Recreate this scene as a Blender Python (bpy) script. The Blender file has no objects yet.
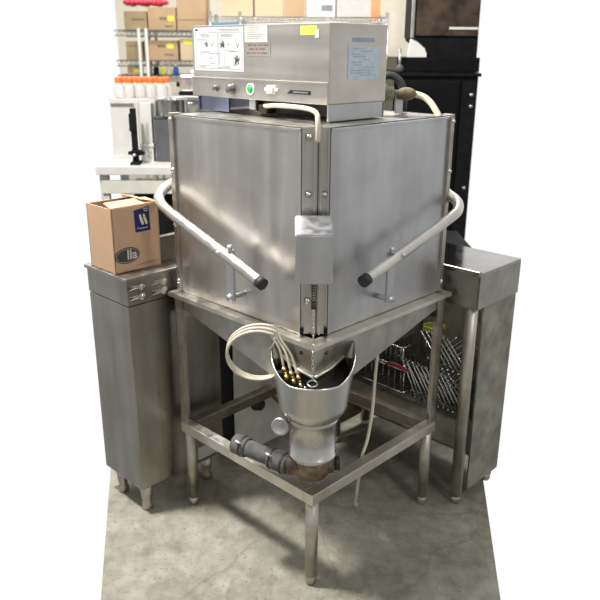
import bpy, bmesh, math, random
from mathutils import Vector, Matrix
random.seed(7)
scene = bpy.context.scene
COL = scene.collection
PI = math.pi

# ------------------------------------------------------------------ materials
def new_mat(name):
    m = bpy.data.materials.new(name); m.use_nodes = True
    nt = m.node_tree; b = nt.nodes['Principled BSDF']
    return m, nt, b

def noise_ramp(nt, scale, c0, c1, p0=.35, p1=.65, stretch=(1, 1, 1), detail=6, coord='Object'):
    tc = nt.nodes.new('ShaderNodeTexCoord'); mp = nt.nodes.new('ShaderNodeMapping')
    mp.inputs['Scale'].default_value = stretch
    n = nt.nodes.new('ShaderNodeTexNoise'); n.inputs['Scale'].default_value = scale
    n.inputs['Detail'].default_value = detail
    r = nt.nodes.new('ShaderNodeValToRGB')
    r.color_ramp.elements[0].position = p0; r.color_ramp.elements[1].position = p1
    r.color_ramp.elements[0].color = (*c0, 1); r.color_ramp.elements[1].color = (*c1, 1)
    nt.links.new(tc.outputs[coord], mp.inputs['Vector'])
    nt.links.new(mp.outputs[0], n.inputs['Vector'])
    nt.links.new(n.outputs['Fac'], r.inputs['Fac'])
    return r.outputs['Color'], n

def mix_col(nt, a, b, fac, mode='MIX'):
    m = nt.nodes.new('ShaderNodeMix'); m.data_type = 'RGBA'; m.blend_type = mode
    if isinstance(fac, float): m.inputs[0].default_value = fac
    else: nt.links.new(fac, m.inputs[0])
    for sock, v in ((m.inputs[6], a), (m.inputs[7], b)):
        if isinstance(v, tuple): sock.default_value = (*v, 1)
        else: nt.links.new(v, sock)
    return m.outputs[2]

def steel(name, base, rough=.34, var=.12, stretch=(1, 1, .06), rust=0.0, scale=14, bump=.02):
    m, nt, b = new_mat(name)
    lo = tuple(c * (1 - var) for c in base); hi = tuple(min(1, c * (1 + var)) for c in base)
    c1, _ = noise_ramp(nt, scale, lo, hi, stretch=stretch)
    c2, _ = noise_ramp(nt, 5, (.78, .76, .73), (1.0, 1.0, 1.0), .3, .6)
    col = mix_col(nt, c1, c2, 1.0, 'MULTIPLY')
    if rust > 0:
        f, _ = noise_ramp(nt, 9, (0, 0, 0), (rust, rust, rust), .52, .72)
        col = mix_col(nt, col, (.20, .11, .045), f)
    nt.links.new(col, b.inputs['Base Color'])
    b.inputs['Metallic'].default_value = 1.0
    rr, _ = noise_ramp(nt, 30, (rough * .8,) * 3, (rough * 1.25,) * 3, stretch=stretch)
    nt.links.new(rr, b.inputs['Roughness'])
    if bump:
        bp = nt.nodes.new('ShaderNodeBump'); bp.inputs['Strength'].default_value = bump
        _, n = noise_ramp(nt, 60, (0, 0, 0), (1, 1, 1), stretch=stretch)
        nt.links.new(n.outputs['Fac'], bp.inputs['Height']); nt.links.new(bp.outputs[0], b.inputs['Normal'])
    return m

def plain(name, col, rough=.5, var=.08, metal=0.0, scale=20, spec=.5):
    m, nt, b = new_mat(name)
    c, _ = noise_ramp(nt, scale, tuple(x * (1 - var) for x in col), tuple(min(1, x * (1 + var)) for x in col))
    nt.links.new(c, b.inputs['Base Color'])
    b.inputs['Roughness'].default_value = rough; b.inputs['Metallic'].default_value = metal
    b.inputs['Specular IOR Level'].default_value = spec
    return m

M = {}
M['steel_panel'] = steel('brushed_steel_panel', (.62, .60, .575), .36, .05)
M['steel_side'] = steel('brushed_steel_side', (.60, .605, .625), .38, .05)
M['steel_hood'] = steel('brushed_steel_hood', (.68, .65, .60), .38, .06, stretch=(.06, .06, 1))
M['steel_bright'] = steel('polished_steel', (.66, .65, .62), .24, .06)
M['steel_frame'] = steel('worn_steel_frame', (.52, .49, .435), .42, .15, stretch=(1, 1, 1), rust=.25)
M['steel_rail'] = steel('pale_steel_rail', (.80, .77, .68), .38, .08, stretch=(1, 1, 1), rust=.12)
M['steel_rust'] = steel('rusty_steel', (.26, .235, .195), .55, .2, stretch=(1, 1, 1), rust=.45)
M['steel_apron'] = steel('dull_steel_apron', (.47, .46, .42), .40, .15, stretch=(1, 1, 1), rust=.1)
M['steel_sump'] = steel('satin_steel_sump', (.60, .59, .565), .31, .08, stretch=(1, 1, .1))
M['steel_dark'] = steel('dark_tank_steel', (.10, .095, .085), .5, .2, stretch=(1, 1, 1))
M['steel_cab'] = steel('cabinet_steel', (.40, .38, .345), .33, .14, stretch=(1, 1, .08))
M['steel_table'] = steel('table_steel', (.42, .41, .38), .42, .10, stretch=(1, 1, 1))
M['steel_satin'] = steel('satin_tube_steel', (.72, .70, .655), .34, .05, stretch=(1, 1, 1), bump=0)
M['steel_polish'] = steel('polished_table_top', (.45, .44, .42), .10, .05, stretch=(1, 1, 1), bump=0)
M['dark_wire'] = steel('dull_dark_wire', (.42, .42, .41), .25, .2, bump=0)
M['steel_shelf'] = steel('shaded_shelf_steel', (.36, .35, .30), .5, .2, stretch=(1, 1, 1), rust=.25)  # undershelf gloom put into a darker steel, with rust spots
M['chrome'] = steel('chrome_wire', (.75, .75, .74), .18, .04, bump=0)
M['copper'] = steel('old_copper', (.24, .185, .155), .5, .4, stretch=(1, 1, 1), rust=.6, scale=40)
M['brass'] = plain('brass', (.62, .47, .20), .35, .15, 1.0)
M['pipe'] = plain('dirty_grey_pipe', (.10, .097, .092), .75, .3, scale=30)
M['rubber'] = plain('black_rubber', (.018, .018, .02), .55, .3)
M['black'] = plain('black_plastic', (.008, .008, .009), .6, .3, spec=.12)
M['black_gloss'] = plain('black_gloss', (.006, .006, .007), .35, .2, spec=.12)
M['brown_glass'] = plain('brown_tinted_panel', (.060, .042, .028), .3, .5, scale=12, spec=.2)
M['white_plastic'] = plain('white_plastic', (.80, .79, .74), .4, .04)
M['white_paint'] = plain('white_paint', (.56, .55, .52), .5, .04)
M['cream_tube'] = plain('cream_tube', (.62, .57, .45), .4, .08)
M['cream_hose'] = plain('cream_hose', (.74, .69, .52), .4, .05)
M['paper'] = plain('white_paper', (.52, .525, .515), .5, .03)
M['paper_blue'] = plain('pale_blue_sheet', (.50, .56, .62), .35, .08, scale=60)
M['paper_cream'] = plain('cream_label', (.56, .55, .48), .5, .05)
M['ink'] = plain('grey_ink', (.10, .10, .11), .6, .1)
M['ink_light'] = plain('pale_ink', (.24, .25, .26), .6, .1)
M['ink_blue'] = plain('worn_blue_ink', (.30, .34, .42), .5, .15)
M['ink_rust'] = plain('red_brown_ink', (.20, .09, .055), .6, .2)
M['yellow'] = plain('yellow_sticker', (.80, .78, .10), .5, .04)
M['yellow_tool'] = plain('yellow_green_plastic', (.62, .68, .05), .4, .05)
M['green'] = plain('green_lens', (.02, .50, .12), .25, .05)
M['dial'] = plain('dark_knob', (.10, .095, .10), .35, .2)
M['nameplate'] = plain('nameplate_black', (.02, .02, .02), .4, .1)
M['olive'] = plain('olive_valve', (.16, .13, .075), .55, .25, scale=40)
M['valve_green'] = plain('corroded_valve', (.20, .21, .12), .6, .3, scale=60)
M['bluegrey'] = steel('bluish_steel', (.34, .36, .50), .4, .1)
M['cardboard'] = plain('cardboard', (.50, .34, .20), .85, .06, scale=6)
M['cardboard_near'] = plain('cardboard_near', (.52, .335, .21), .85, .05, scale=6)
M['cardboard_dark'] = plain('olive_cardboard', (.36, .27, .15), .85, .1, scale=8)
M['cardboard_light'] = plain('pale_cardboard', (.66, .52, .34), .85, .05, scale=6)
M['tape'] = plain('print_brown', (.20, .13, .09), .8, .1)
M['logo_ink'] = plain('dark_logo_ink', (.05, .042, .045), .7, .1)
M['label_blue'] = plain('navy_label', (.012, .018, .12), .4, .1)
M['label_yellow'] = plain('cream_print', (.85, .80, .45), .4, .05)
M['red'] = plain('red_plastic', (.70, .05, .09), .5, .12)
M['red_dark'] = plain('red_handle', (.30, .03, .03), .4, .12)
M['orange'] = plain('orange_lid', (.85, .15, .015), .4, .06)
M['orange_post'] = plain('orange_painted_steel', (.86, .36, .16), .5, .06)
M['blue_bin'] = plain('blue_crate', (.16, .40, .60), .5, .1)
M['blue'] = plain('blue_bottle', (.05, .12, .45), .35, .1)
M['grey_shelf'] = plain('grey_wire', (.18, .19, .18), .45, .3, .6)
M['green_shelf'] = plain('green_wire', (.08, .13, .11), .45, .3)
M['grey_paint'] = plain('grey_painted_box', (.66, .68, .63), .55, .12, scale=12)
M['dark_grey'] = plain('dark_grey_panel', (.085, .085, .09), .45, .1)
M['cream_wall'] = plain('cream_wall', (.86, .80, .66), .8, .03)

def jar_glass():
    m, nt, b = new_mat('jar_glass')
    b.inputs['Base Color'].default_value = (.93, .90, .88, 1); b.inputs['Roughness'].default_value = .12
    b.inputs['Transmission Weight'].default_value = .55; b.inputs['IOR'].default_value = 1.2
    return m
M['jar'] = jar_glass()

def concrete():
    m, nt, b = new_mat('stained_concrete')
    c, _ = noise_ramp(nt, 2.2, (.20, .188, .15), (.37, .352, .292), .3, .7, detail=9)
    c2, _ = noise_ramp(nt, 22, (.74, .73, .69), (1.05, 1.05, 1.02), .3, .65, detail=8)
    col = mix_col(nt, c, c2, 1.0, 'MULTIPLY')
    f, _ = noise_ramp(nt, 5.5, (0, 0, 0), (.55, .55, .55), .56, .76, stretch=(1, 1.6, 1), detail=10)
    col = mix_col(nt, col, (.10, .092, .07), f)
    # pale worn patches
    f2, _ = noise_ramp(nt, 7, (0, 0, 0), (.5, .5, .5), .60, .72, stretch=(1.3, .8, 1), detail=8)
    col = mix_col(nt, col, (.50, .485, .42), f2)
    f3, _ = noise_ramp(nt, 70, (0, 0, 0), (.8, .8, .8), .58, .70, detail=6)
    col = mix_col(nt, col, (.15, .14, .115), f3)
    f4, _ = noise_ramp(nt, 13, (0, 0, 0), (.45, .45, .45), .54, .74, stretch=(1.5, .7, 1), detail=14)
    col = mix_col(nt, col, (.12, .11, .085), f4)
    # hairline cracks
    tc = nt.nodes.new('ShaderNodeTexCoord')
    nz = nt.nodes.new('ShaderNodeTexNoise'); nz.inputs['Scale'].default_value = 3.5; nz.inputs['Detail'].default_value = 8
    nt.links.new(tc.outputs['Object'], nz.inputs['Vector'])
    mx = nt.nodes.new('ShaderNodeMix'); mx.data_type = 'RGBA'; mx.inputs[0].default_value = .22
    nt.links.new(tc.outputs['Object'], mx.inputs[6]); nt.links.new(nz.outputs['Color'], mx.inputs[7])
    v = nt.nodes.new('ShaderNodeTexVoronoi'); v.feature = 'DISTANCE_TO_EDGE'; v.inputs['Scale'].default_value = 1.7
    nt.links.new(mx.outputs[2], v.inputs['Vector'])
    r = nt.nodes.new('ShaderNodeValToRGB')
    r.color_ramp.elements[0].position = 0; r.color_ramp.elements[0].color = (.45, .45, .45, 1)
    r.color_ramp.elements[1].position = .010; r.color_ramp.elements[1].color = (0, 0, 0, 1)
    nt.links.new(v.outputs['Distance'], r.inputs['Fac'])
    col = mix_col(nt, col, (.13, .12, .095), r.outputs['Color'])
    nt.links.new(col, b.inputs['Base Color'])
    b.inputs['Roughness'].default_value = .62
    bp = nt.nodes.new('ShaderNodeBump'); bp.inputs['Strength'].default_value = .18; bp.inputs['Distance'].default_value = .01
    _, n = noise_ramp(nt, 45, (0, 0, 0), (1, 1, 1))
    nt.links.new(n.outputs['Fac'], bp.inputs['Height']); nt.links.new(bp.outputs[0], b.inputs['Normal'])
    return m
M['concrete'] = concrete()

# ------------------------------------------------------------------ mesh helpers
class MB:
    def __init__(s): s.bm = bmesh.new()
    def box(s, x0, y0, z0, x1, y1, z1, bev=0.0, mat=None):
        t = bmesh.new(); bmesh.ops.create_cube(t, size=1)
        for v in t.verts:
            v.co = Vector(((x0 + x1) / 2 + v.co.x * (x1 - x0), (y0 + y1) / 2 + v.co.y * (y1 - y0), (z0 + z1) / 2 + v.co.z * (z1 - z0)))
        if bev: bmesh.ops.bevel(t, geom=t.edges[:], offset=bev, segments=2, affect='EDGES', profile=.6)
        if mat is not None: bmesh.ops.transform(t, matrix=mat, verts=t.verts)
        s._add(t); return s
    def _add(s, t):
        me = bpy.data.meshes.new('tmp'); t.to_mesh(me); t.free(); s.bm.from_mesh(me); bpy.data.meshes.remove(me)
    def prism(s, poly, off):
        """closed solid from a planar polygon (3D points) extruded by the vector off"""
        t = bmesh.new(); off = Vector(off)
        a = [t.verts.new(Vector(p)) for p in poly]; b = [t.verts.new(Vector(p) + off) for p in poly]
        t.faces.new(a); t.faces.new(b[::-1]); n = len(a)
        for i in range(n): t.faces.new((a[i], b[i], b[(i + 1) % n], a[(i + 1) % n]))
        bmesh.ops.recalc_face_normals(t, faces=t.faces[:]); s._add(t); return s
    def tube(s, pts, r, segs=10, smooth=0, closed=False, cap=True):
        P = [Vector(p) for p in pts]
        if smooth:
            Q = []; n = len(P)
            for i in range(n if closed else n - 1):
                g = (lambda k: P[k % n]) if closed else (lambda k: P[max(0, min(n - 1, k))])
                p0, p1, p2, p3 = g(i - 1), g(i), g(i + 1), g(i + 2)
                for k in range(smooth):
                    u = k / smooth
                    Q.append(.5 * ((2 * p1) + (p2 - p0) * u + (2 * p0 - 5 * p1 + 4 * p2 - p3) * u * u + (3 * p1 - p0 - 3 * p2 + p3) * u ** 3))
            if not closed: Q.append(P[-1])
            P = Q
        n = len(P); rad = r if callable(r) else (lambda u: r)
        t = bmesh.new(); rings = []; up = None
        for i in range(n):
            d = (P[(i + 1) % n] - P[i - 1]) if closed else (P[min(i + 1, n - 1)] - P[max(i - 1, 0)])
            d.normalize()
            if up is None:
                up = Vector((0, 0, 1)) if abs(d.z) < .9 else Vector((1, 0, 0))
            up = (up - d * up.dot(d)).normalized(); sd = d.cross(up)
            rr = rad(i / max(1, n - 1))
            rings.append([t.verts.new(P[i] + (up * math.cos(2 * PI * k / segs) + sd * math.sin(2 * PI * k / segs)) * rr) for k in range(segs)])
        for i in range(n if closed else n - 1):
            A, B = rings[i], rings[(i + 1) % n]
            for k in range(segs): t.faces.new((A[k], A[(k + 1) % segs], B[(k + 1) % segs], B[k])).smooth = True
        if cap and not closed: t.faces.new(rings[0][::-1]); t.faces.new(rings[-1])
        bmesh.ops.recalc_face_normals(t, faces=t.faces[:]); s._add(t); return s
    def cyl(s, p0, p1, r, segs=20): return s.tube([p0, p1], r, segs)
    def lathe(s, prof, centre=(0, 0, 0), axis=(0, 0, 1), segs=32):
        """prof = [(radius, height)...] turned about axis through centre"""
        t = bmesh.new(); q = Vector((0, 0, 1)).rotation_difference(Vector(axis)); c = Vector(centre); rings = []
        for (r, h) in prof:
            if r < 1e-6: rings.append([t.verts.new(c + q @ Vector((0, 0, h)))])
            else: rings.append([t.verts.new(c + q @ Vector((r * math.cos(2 * PI * k / segs), r * math.sin(2 * PI * k / segs), h))) for k in range(segs)])
        for A, B in zip(rings, rings[1:]):
            for k in range(segs):
                k2 = (k + 1) % segs
                if len(A) == 1 and len(B) == 1: continue
                if len(A) == 1: f = t.faces.new((A[0], B[k2], B[k]))
                elif len(B) == 1: f = t.faces.new((A[k], A[k2], B[0]))
                else: f = t.faces.new((A[k], A[k2], B[k2], B[k]))
                f.smooth = True
        bmesh.ops.recalc_face_normals(t, faces=t.faces[:]); s._add(t); return s
    def ball(s, c, r, segs=14, sc=(1, 1, 1)):
        t = bmesh.new(); bmesh.ops.create_uvsphere(t, u_segments=segs, v_segments=segs // 2 + 2, radius=r)
        for v in t.verts: v.co = Vector(c) + Vector((v.co.x * sc[0], v.co.y * sc[1], v.co.z * sc[2]))
        for f in t.faces: f.smooth = True
        s._add(t); return s
    def grid(s, rows, closed=False, smooth=True):
        t = bmesh.new(); R = [[t.verts.new(Vector(p)) for p in row] for row in rows]
        for A, B in zip(R, R[1:]):
            n = len(A)
            for k in range(n if closed else n - 1):
                t.faces.new((A[k], A[(k + 1) % n], B[(k + 1) % n], B[k])).smooth = smooth
        bmesh.ops.recalc_face_normals(t, faces=t.faces[:]); s._add(t); return s
    def xform(s, mtx): bmesh.ops.transform(s.bm, matrix=mtx, verts=s.bm.verts); return s
    def build(s, name, mat, parent=None, label=None, solid=0.0, off=0.0):
        me = bpy.data.meshes.new(name); s.bm.to_mesh(me); s.bm.free()
        o = bpy.data.objects.new(name, me); COL.objects.link(o); me.materials.append(M[mat] if isinstance(mat, str) else mat)
        if parent: o.parent = parent
        if label: o['label'] = label
        if solid:
            md = o.modifiers.new('thickness', 'SOLIDIFY'); md.thickness = solid; md.offset = off
        return o

def tag(o, label, cat, group=None, kind=None):
    o['label'] = label; o['category'] = cat
    if group: o['group'] = group
    if kind: o['kind'] = kind
    return o
def thing(name, label, cat, loc=(0, 0, 0), rz=0.0, group=None):
    o = bpy.data.objects.new(name, None); COL.objects.link(o); o.empty_display_size = .1
    o.location = loc; o.rotation_euler = (0, 0, rz)
    return tag(o, label, cat, group)
def copy_tree(o, parent=None):
    c = o.copy(); COL.objects.link(c); c.parent = parent
    for ch in list(o.children): copy_tree(ch, c)
    return c
def text(name, body, size, mat, parent, origin, xdir, ydir, bold=0.0, depth=.0006):
    cu = bpy.data.curves.new('tmp_text', 'FONT'); cu.body = body; cu.size = size; cu.align_x = 'CENTER'; cu.align_y = 'CENTER'
    cu.extrude = depth; cu.offset = bold; cu.resolution_u = 3
    t = bpy.data.objects.new('tmp_text', cu); COL.objects.link(t)
    dg = bpy.context.evaluated_depsgraph_get(); dg.update()
    me = bpy.data.meshes.new_from_object(t.evaluated_get(dg))
    bpy.data.objects.remove(t); bpy.data.curves.remove(cu)
    xd, yd = Vector(xdir).normalized(), Vector(ydir).normalized(); zd = xd.cross(yd)
    mt = Matrix((( xd.x, yd.x, zd.x, origin[0]), (xd.y, yd.y, zd.y, origin[1]), (xd.z, yd.z, zd.z, origin[2]), (0, 0, 0, 1)))
    me.transform(mt); me.materials.clear(); me.materials.append(M[mat]); me.name = name
    o = bpy.data.objects.new(name, me); COL.objects.link(o); o.parent = parent
    return o

# ------------------------------------------------------------------ setting
fl = MB()
fl.prism([(-.62, -2.6, -.06), (.56, -2.6, -.06), (.56, -.06, -.06), (1.62, 6.1, -.06), (-1.82, 6.1, -.06), (-.62, -.06, -.06)], (0, 0, .06))
floor = fl.build('floor', 'concrete'); floor['kind'] = 'structure'
wb = MB().box(-1.82, 6.0, 0, 1.62, 6.1, 2.9).build('wall_back', 'cream_wall'); wb['kind'] = 'structure'

# ------------------------------------------------------------------ dishwasher (corner faces the camera; local x runs along the right face, local y along the left face)
R45 = PI / 4
dw = thing('commercial_dishwasher', 'stainless steel corner dishwasher on a four legged frame with a drain funnel below', 'dishwasher', (0, 0, 0), R45)
B0, B1, ZR, ZT = .027, .632, .803, 1.361
# wash chamber behind the doors
MB().prism([(.085, .045, ZR), (B1 - .012, .045, ZR), (B1 - .012, B1 - .012, ZR), (.045, B1 - .012, ZR), (.045, .085, ZR)], (0, 0, ZT - ZR - .012)).build('wash_chamber', 'steel_dark', dw)
# left and right doors
def door(left):
    m = MB()
    m.box(B0, .078, ZR - .003, B0 + .014, B1 - .018, ZT - .006, .003)
    m.box(B0 - .003, .078, ZR - .003, B0 + .012, .084, ZT - .006, .001)          # folded vertical edge
    m.box(B0 - .003, .078, ZT - .014, B0 + .014, B1 - .018, ZT - .006, .001)
    if not left: m.xform(Matrix(((0, 1, 0, 0), (1, 0, 0, 0), (0, 0, 1, 0), (0, 0, 0, 1))))
    bmesh.ops.recalc_face_normals(m.bm, faces=m.bm.faces[:])
    return m.build('door', 'steel_panel' if left else 'steel_side', dw)
dl = door(True); dr = door(False)
dl['label'] = 'left sliding door panel'; dr['label'] = 'right sliding door panel'
SW = Matrix(((0, 1, 0, 0), (1, 0, 0, 0), (0, 0, 1, 0), (0, 0, 0, 1)))
def both(fn, name, mat):
    for f in (0, 1):
        m = fn()
        if f: m.xform(SW); bmesh.ops.recalc_face_normals(m.bm, faces=m.bm.faces[:])
        m.build(name, mat, dw)
# outer side channels with bolts
both(lambda: MB().box(B0 - .004, B1 - .018, ZR, B0 + .03, B1 + .004, ZT, .002).box(B0 - .008, B1 - .021, ZR, B0, B1 - .015, ZT, .001), 'side_channel', 'steel_frame')
for z in (ZT - .02, 1.19, 1.02, ZR + .03):
    both(lambda: MB().lathe([(0, .007), (.005, .006), (.008, 0)], (B0 - .004, B1 - .007, z), (-1, 0, 0), 10), 'channel_bolt', 'steel_bright')
# rear skins
MB().box(.045, B1 - .012, ZR, B1, B1, ZT - .004).build('rear_panel', 'steel_side', dw)
MB().box(B1 - .012, .045, ZR, B1, B1 - .012, ZT - .004).build('rear_panel', 'steel_side', dw)
# corner post: chamfered plate, two guide channels and a central bead
def cpost(a, b, o, z0=ZR, z1=ZT - .002, d=.012):
    """strip of the chamfer between fractions a..b, standing out by o"""
    p0, p1 = Vector((B0, .076, 0)), Vector((.076, B0, 0)); n = Vector((-1, -1, 0)).normalized()
    q0 = p0.lerp(p1, a) + n * o; q1 = p0.lerp(p1, b) + n * o
    return [(*q0.xy, z0), (*q1.xy, z0), (*q1.xy, z1), (*q0.xy, z1)], -n * d
def strips(lst, name, mat):
    m = MB()
    for a, b, o in lst:
        poly, off = cpost(a, b, o); m.prism(poly, off)
    return m.build(name, mat, dw)
strips([(0, 1, -.002)], 'corner_post', 'steel_panel')
strips([(0, .06, .006), (.42, .50, .006)], 'door_guide', 'steel_bright')
strips([(.66, .74, .006), (.94, 1, .006)], 'door_guide', 'steel_bright')
strips([(.57, .61, .001)], 'guide_slot', 'steel_dark')
for fr, z in ((.24, 1.335), (.24, 1.19), (.83, 1.19), (.24, .90)):
    p = Vector((B0, .076, 0)).lerp(Vector((.076, B0, 0)), fr)
    MB().lathe([(0, .009), (.006, .008), (.009, 0)], (p.x - .001, p.y - .001, z), (-1, -1, 0), 12).build('post_bolt', 'steel_bright', dw)
for fr in (.02, .97):
    cb = MB()
    p = Vector((B0, .076, 0)).lerp(Vector((.076, B0, 0)), fr) + Vector((-.006, -.006, 0))
    cb.box(p.x - .004, p.y - .004, ZR, p.x + .004, p.y + .004, ZR + .022, .001)
    cb.build('door_stop', 'black', dw)
# top lid with a turned rim
lid = MB().prism([(.082, .038, ZT - .016), (B1 + .002, .038, ZT - .016), (B1 + .002, B1 + .002, ZT - .016), (.038, B1 + .002, ZT - .016), (.038, .082, ZT - .016)], (0, 0, .012))
lid.build('lid', 'steel_apron', dw)

# table rail, aprons, tank
RS = .64
def ring(o, i, z0, z1, name, mat):
    a, b = o - .008, RS - o + .006
    for k, poly in enumerate(([(a, a), (b, a), (b - i, a + i), (a + i, a + i)], [(a, a), (a + i, a + i), (a + i, b - i), (a, b)],
                 [(b, a), (b, b), (b - i, b - i), (b - i, a + i)], [(a, b), (a + i, b - i), (b - i, b - i), (b, b)])):
        MB().prism([(x, y, z0) for x, y in poly], (0, 0, z1 - z0)).build(name, mat, dw)
ring(0, .040, .786, .799, 'table_rail', 'steel_rail')
both(lambda: MB().prism([(.010, .012, .790), (.010, .012, .702), (.010, .075, .708), (.010, .135, .726), (.010, .172, .649), (.010, .568, .745), (.010, .612, .752), (.010, .626, .790)], (.004, 0, 0)), 'apron', 'steel_apron')
both(lambda: MB().tube([(.006, .010, .700), (.006, .075, .707), (.006, .130, .726)], .0045, 8), 'apron_lip', 'steel_rail')
both(lambda: MB().box(RS - .014, .02, .70, RS - .010, RS - .014, .79), 'apron', 'steel_apron')
both(lambda: MB().lathe([(0, .005), (.004, .004), (.006, 0)], (.010, .058, .758), (-1, 0, 0), 12), 'apron_bolt', 'steel_dark')
MB().prism([(.05, .05, .67), (.05, .58, .755), (.05, .58, .79), (.05, .05, .79)], (.53, 0, 0)).build('tank_light_block', 'steel_dark', dw)  # plain inner tank block, added to stop light under the body

# legs: angle posts above the lower frame, round tubes below
F = .622; ZF = .330
def post(x, y, sx, sy):
    m = MB()
    m.box(min(x, x + sx * .036), min(y, y + sy * .004), ZF - .034, max(x, x + sx * .036), max(y, y + sy * .004), .79)
    m.box(min(x, x + sx * .004), min(y, y + sy * .036), ZF - .034, max(x, x + sx * .004), max(y, y + sy * .036), .79)
    return m.build('corner_upright', 'steel_frame', dw)
post(.004, F + .004, 1, -1); post(F + .004, .004, -1, 1); post(F + .004, F + .004, -1, -1)
for x, y in ((.022, .022), (.022, F - .020), (F - .020, .022), (F - .020, F - .020)):
    lg = MB().tube([(x, y, ZF - .034), (x, y, .032)], .0195, 20).build('leg', 'steel_frame', dw)
    MB().lathe([(0, 0), (.013, 0), (.0165, .006), (.0185, .034), (.014, .036), (.0, .037)], (x, y, 0)).build('foot', 'steel_frame', lg)
for a in (((0, 0), (F, .036)), ((0, .036), (.036, F)), ((F - .036, .036), (F, F)), ((.036, F - .036), (F - .036, F))):
    (x0, y0), (x1, y1) = a
    rear = min(x0, y0) > .3 or (x0 > .3 or y0 > .3)
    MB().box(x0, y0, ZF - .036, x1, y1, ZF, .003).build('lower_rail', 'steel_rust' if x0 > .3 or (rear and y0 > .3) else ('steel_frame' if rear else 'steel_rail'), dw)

# lift handle: one bent tube round the back with an arm along each door
hp = [(-.04, .159, .944), (-.04, .30, .992), (-.04, .45, 1.040), (-.040, .575, 1.082), (-.034, .618, 1.099), (-.012, .654, 1.114), (.030, .676, 1.130), (.09, .682, 1.142), (.30, .682, 1.150), (.56, .682, 1.150),
      (.615, .676, 1.148), (.648, .650, 1.146), (.657, .60, 1.144), (.657, .32, 1.140), (.657, .09, 1.124), (.652, .030, 1.110), (.632, -.012, 1.096), (.600, -.034, 1.080), (.560, -.040, 1.068), (.45, -.04, 1.037), (.30, -.04, .996), (.149, -.04, .955)]
h = MB().tube(hp, .0158, 16, smooth=5).build('lift_handle', 'steel_satin', dw)
for e, d in ((Vector(hp[0]), Vector(hp[0]) - Vector(hp[1])), (Vector(hp[-1]), Vector(hp[-1]) - Vector(hp[-2]))):
    d.normalize(); MB().tube([e - d * .016, e + d * .006], .0172, 16).build('end_cap', 'rubber', h)
def link(left, u):
    zt = 1.004
    m = MB().box(-.028, u - .016, .858, -.020, u + .016, zt + .006, .002)
    m.cyl((B0, u, .866), (-.034, u, .866), .008, 12).cyl((-.020, u - .0, zt - .006), (-.052, u, zt - .006), .006, 10)
    m.lathe([(0, .010), (.008, .008), (.011, 0)], (-.028, u + .002, .866), (-1, 0, 0), 12)
    m.lathe([(0, .008), (.006, .007), (.009, 0)], (-.054, u + .016, zt - .004), (-1, 0, 0), 12)
    m.cyl((-.035, u - .012, zt + .004), (-.035, u - .012, zt + .022), .007, 10)
    if not left: m.xform(SW); bmesh.ops.recalc_face_normals(m.bm, faces=m.bm.faces[:])
    return m.build('handle_link', 'steel_side', dw)
link(True, .308); link(False, .286)

# control box on the lid
X0, X1, Y0, Y1 = .162, .402, .111, .684
cbx = MB().box(X0, Y0, 1.404, X1, Y1, 1.609, .003).build('control_box', 'steel_hood', dw)
MB().box(X0 - .005, Y0 + .001, 1.404, X0 + .002, Y1, 1.457, .0015).box(X0 - .007, Y0 + .001, 1.456, X0, Y1, 1.4605, .001).build('control_strip', 'steel_hood', cbx)
MB().box(X0, Y0, ZT, X1 - .004, Y0 + .006, 1.404, .001).box(X1 - .012, Y0, ZT, X1 - .004, Y1 - .1, 1.404).build('box_stand', 'steel_side', cbx)
MB().box(X0 + .015, Y1 - .15, ZT, X0 + .021, Y1 - .006, 1.404).box(X0 + .01, Y1 - .012, ZT, X1 - .004, Y1 - .006, 1.404).build('box_stand', 'bluegrey', cbx)
MB().box(X0 + .10, Y0 + .006, ZT, X0 + .106, Y1 - .2, 1.404).build('box_stand', 'steel_dark', cbx)
def sheet(y0, y1, z0, z1, name, mat, x=X0, th=.0012):
    return MB().box(x - th, y0, z0, x, y1, z1).build(name, mat, cbx)
# instruction sticker: pale sheet with columns of small print and grey diagrams (unreadable in the photo)
ins = sheet(.443, .672, 1.480, 1.603, 'instruction_sticker', 'paper')
pr = MB()
def ln(y, z, w, hgt=.0016, x=X0 - .0012): pr.box(x - .0004, y - w, z, x, y, z + hgt)
ln(.560, 1.5962, .10, .0022); ln(.545, 1.592, .085, .0014)
for (ya, yb, za, zb) in ((.664, .560, 1.4865, 1.588), (.556, .450, 1.4865, 1.588)):
    for z in (za, zb): ln(ya, z, ya - yb, .0009)
    for y in (ya, yb): ln(y, za, .001, zb - za)
for yb in (.652, .545):
    for k in range(3): ln(yb - random.uniform(0, .02), 1.583 - k * .0035, random.uniform(.04, .075), .0013)
for yb, z in ((.655, 1.569), (.655, 1.565), (.548, 1.570), (.635, 1.535), (.645, 1.531), (.60, 1.529), (.53, 1.537), (.505, 1.535), (.655, 1.494), (.65, 1.490), (.56, 1.4895), (.54, 1.4925)):
    ln(yb, z, random.uniform(.03, .06), .0013)
for yb, z in ((.600, 1.519), (.598, 1.514), (.600, 1.505), (.597, 1.500)): ln(yb, z, random.uniform(.015, .024), .0014)
ln(.640, 1.503, .0012, .025); ln(.640, 1.503, .008, .001); ln(.640, 1.527, .008, .001)
ln(.552, 1.497, .001, .03); ln(.53, 1.497, .001, .03); ln(.49, 1.497, .001, .03)
pr.build('small_print', 'ink_light', ins)
for cy, cz, s in ((.536, 1.556, .012), (.474, 1.512, .013), (.613, 1.556, .009)):
    dg = MB()
    for k in range(9):
        a = random.uniform(0, PI); L = s * random.uniform(.5, 1.1); oy, oz = random.uniform(-.4, .4) * s, random.uniform(-.4, .4) * s
        d = Vector((0, math.cos(a), math.sin(a))) * L
        c = Vector((X0 - .0016, cy + oy, cz + oz)); dg.tube([c - d, c + d], .0008 if s < .01 else .0012, 4)
    dg.build('diagram', 'ink', ins)
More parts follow.
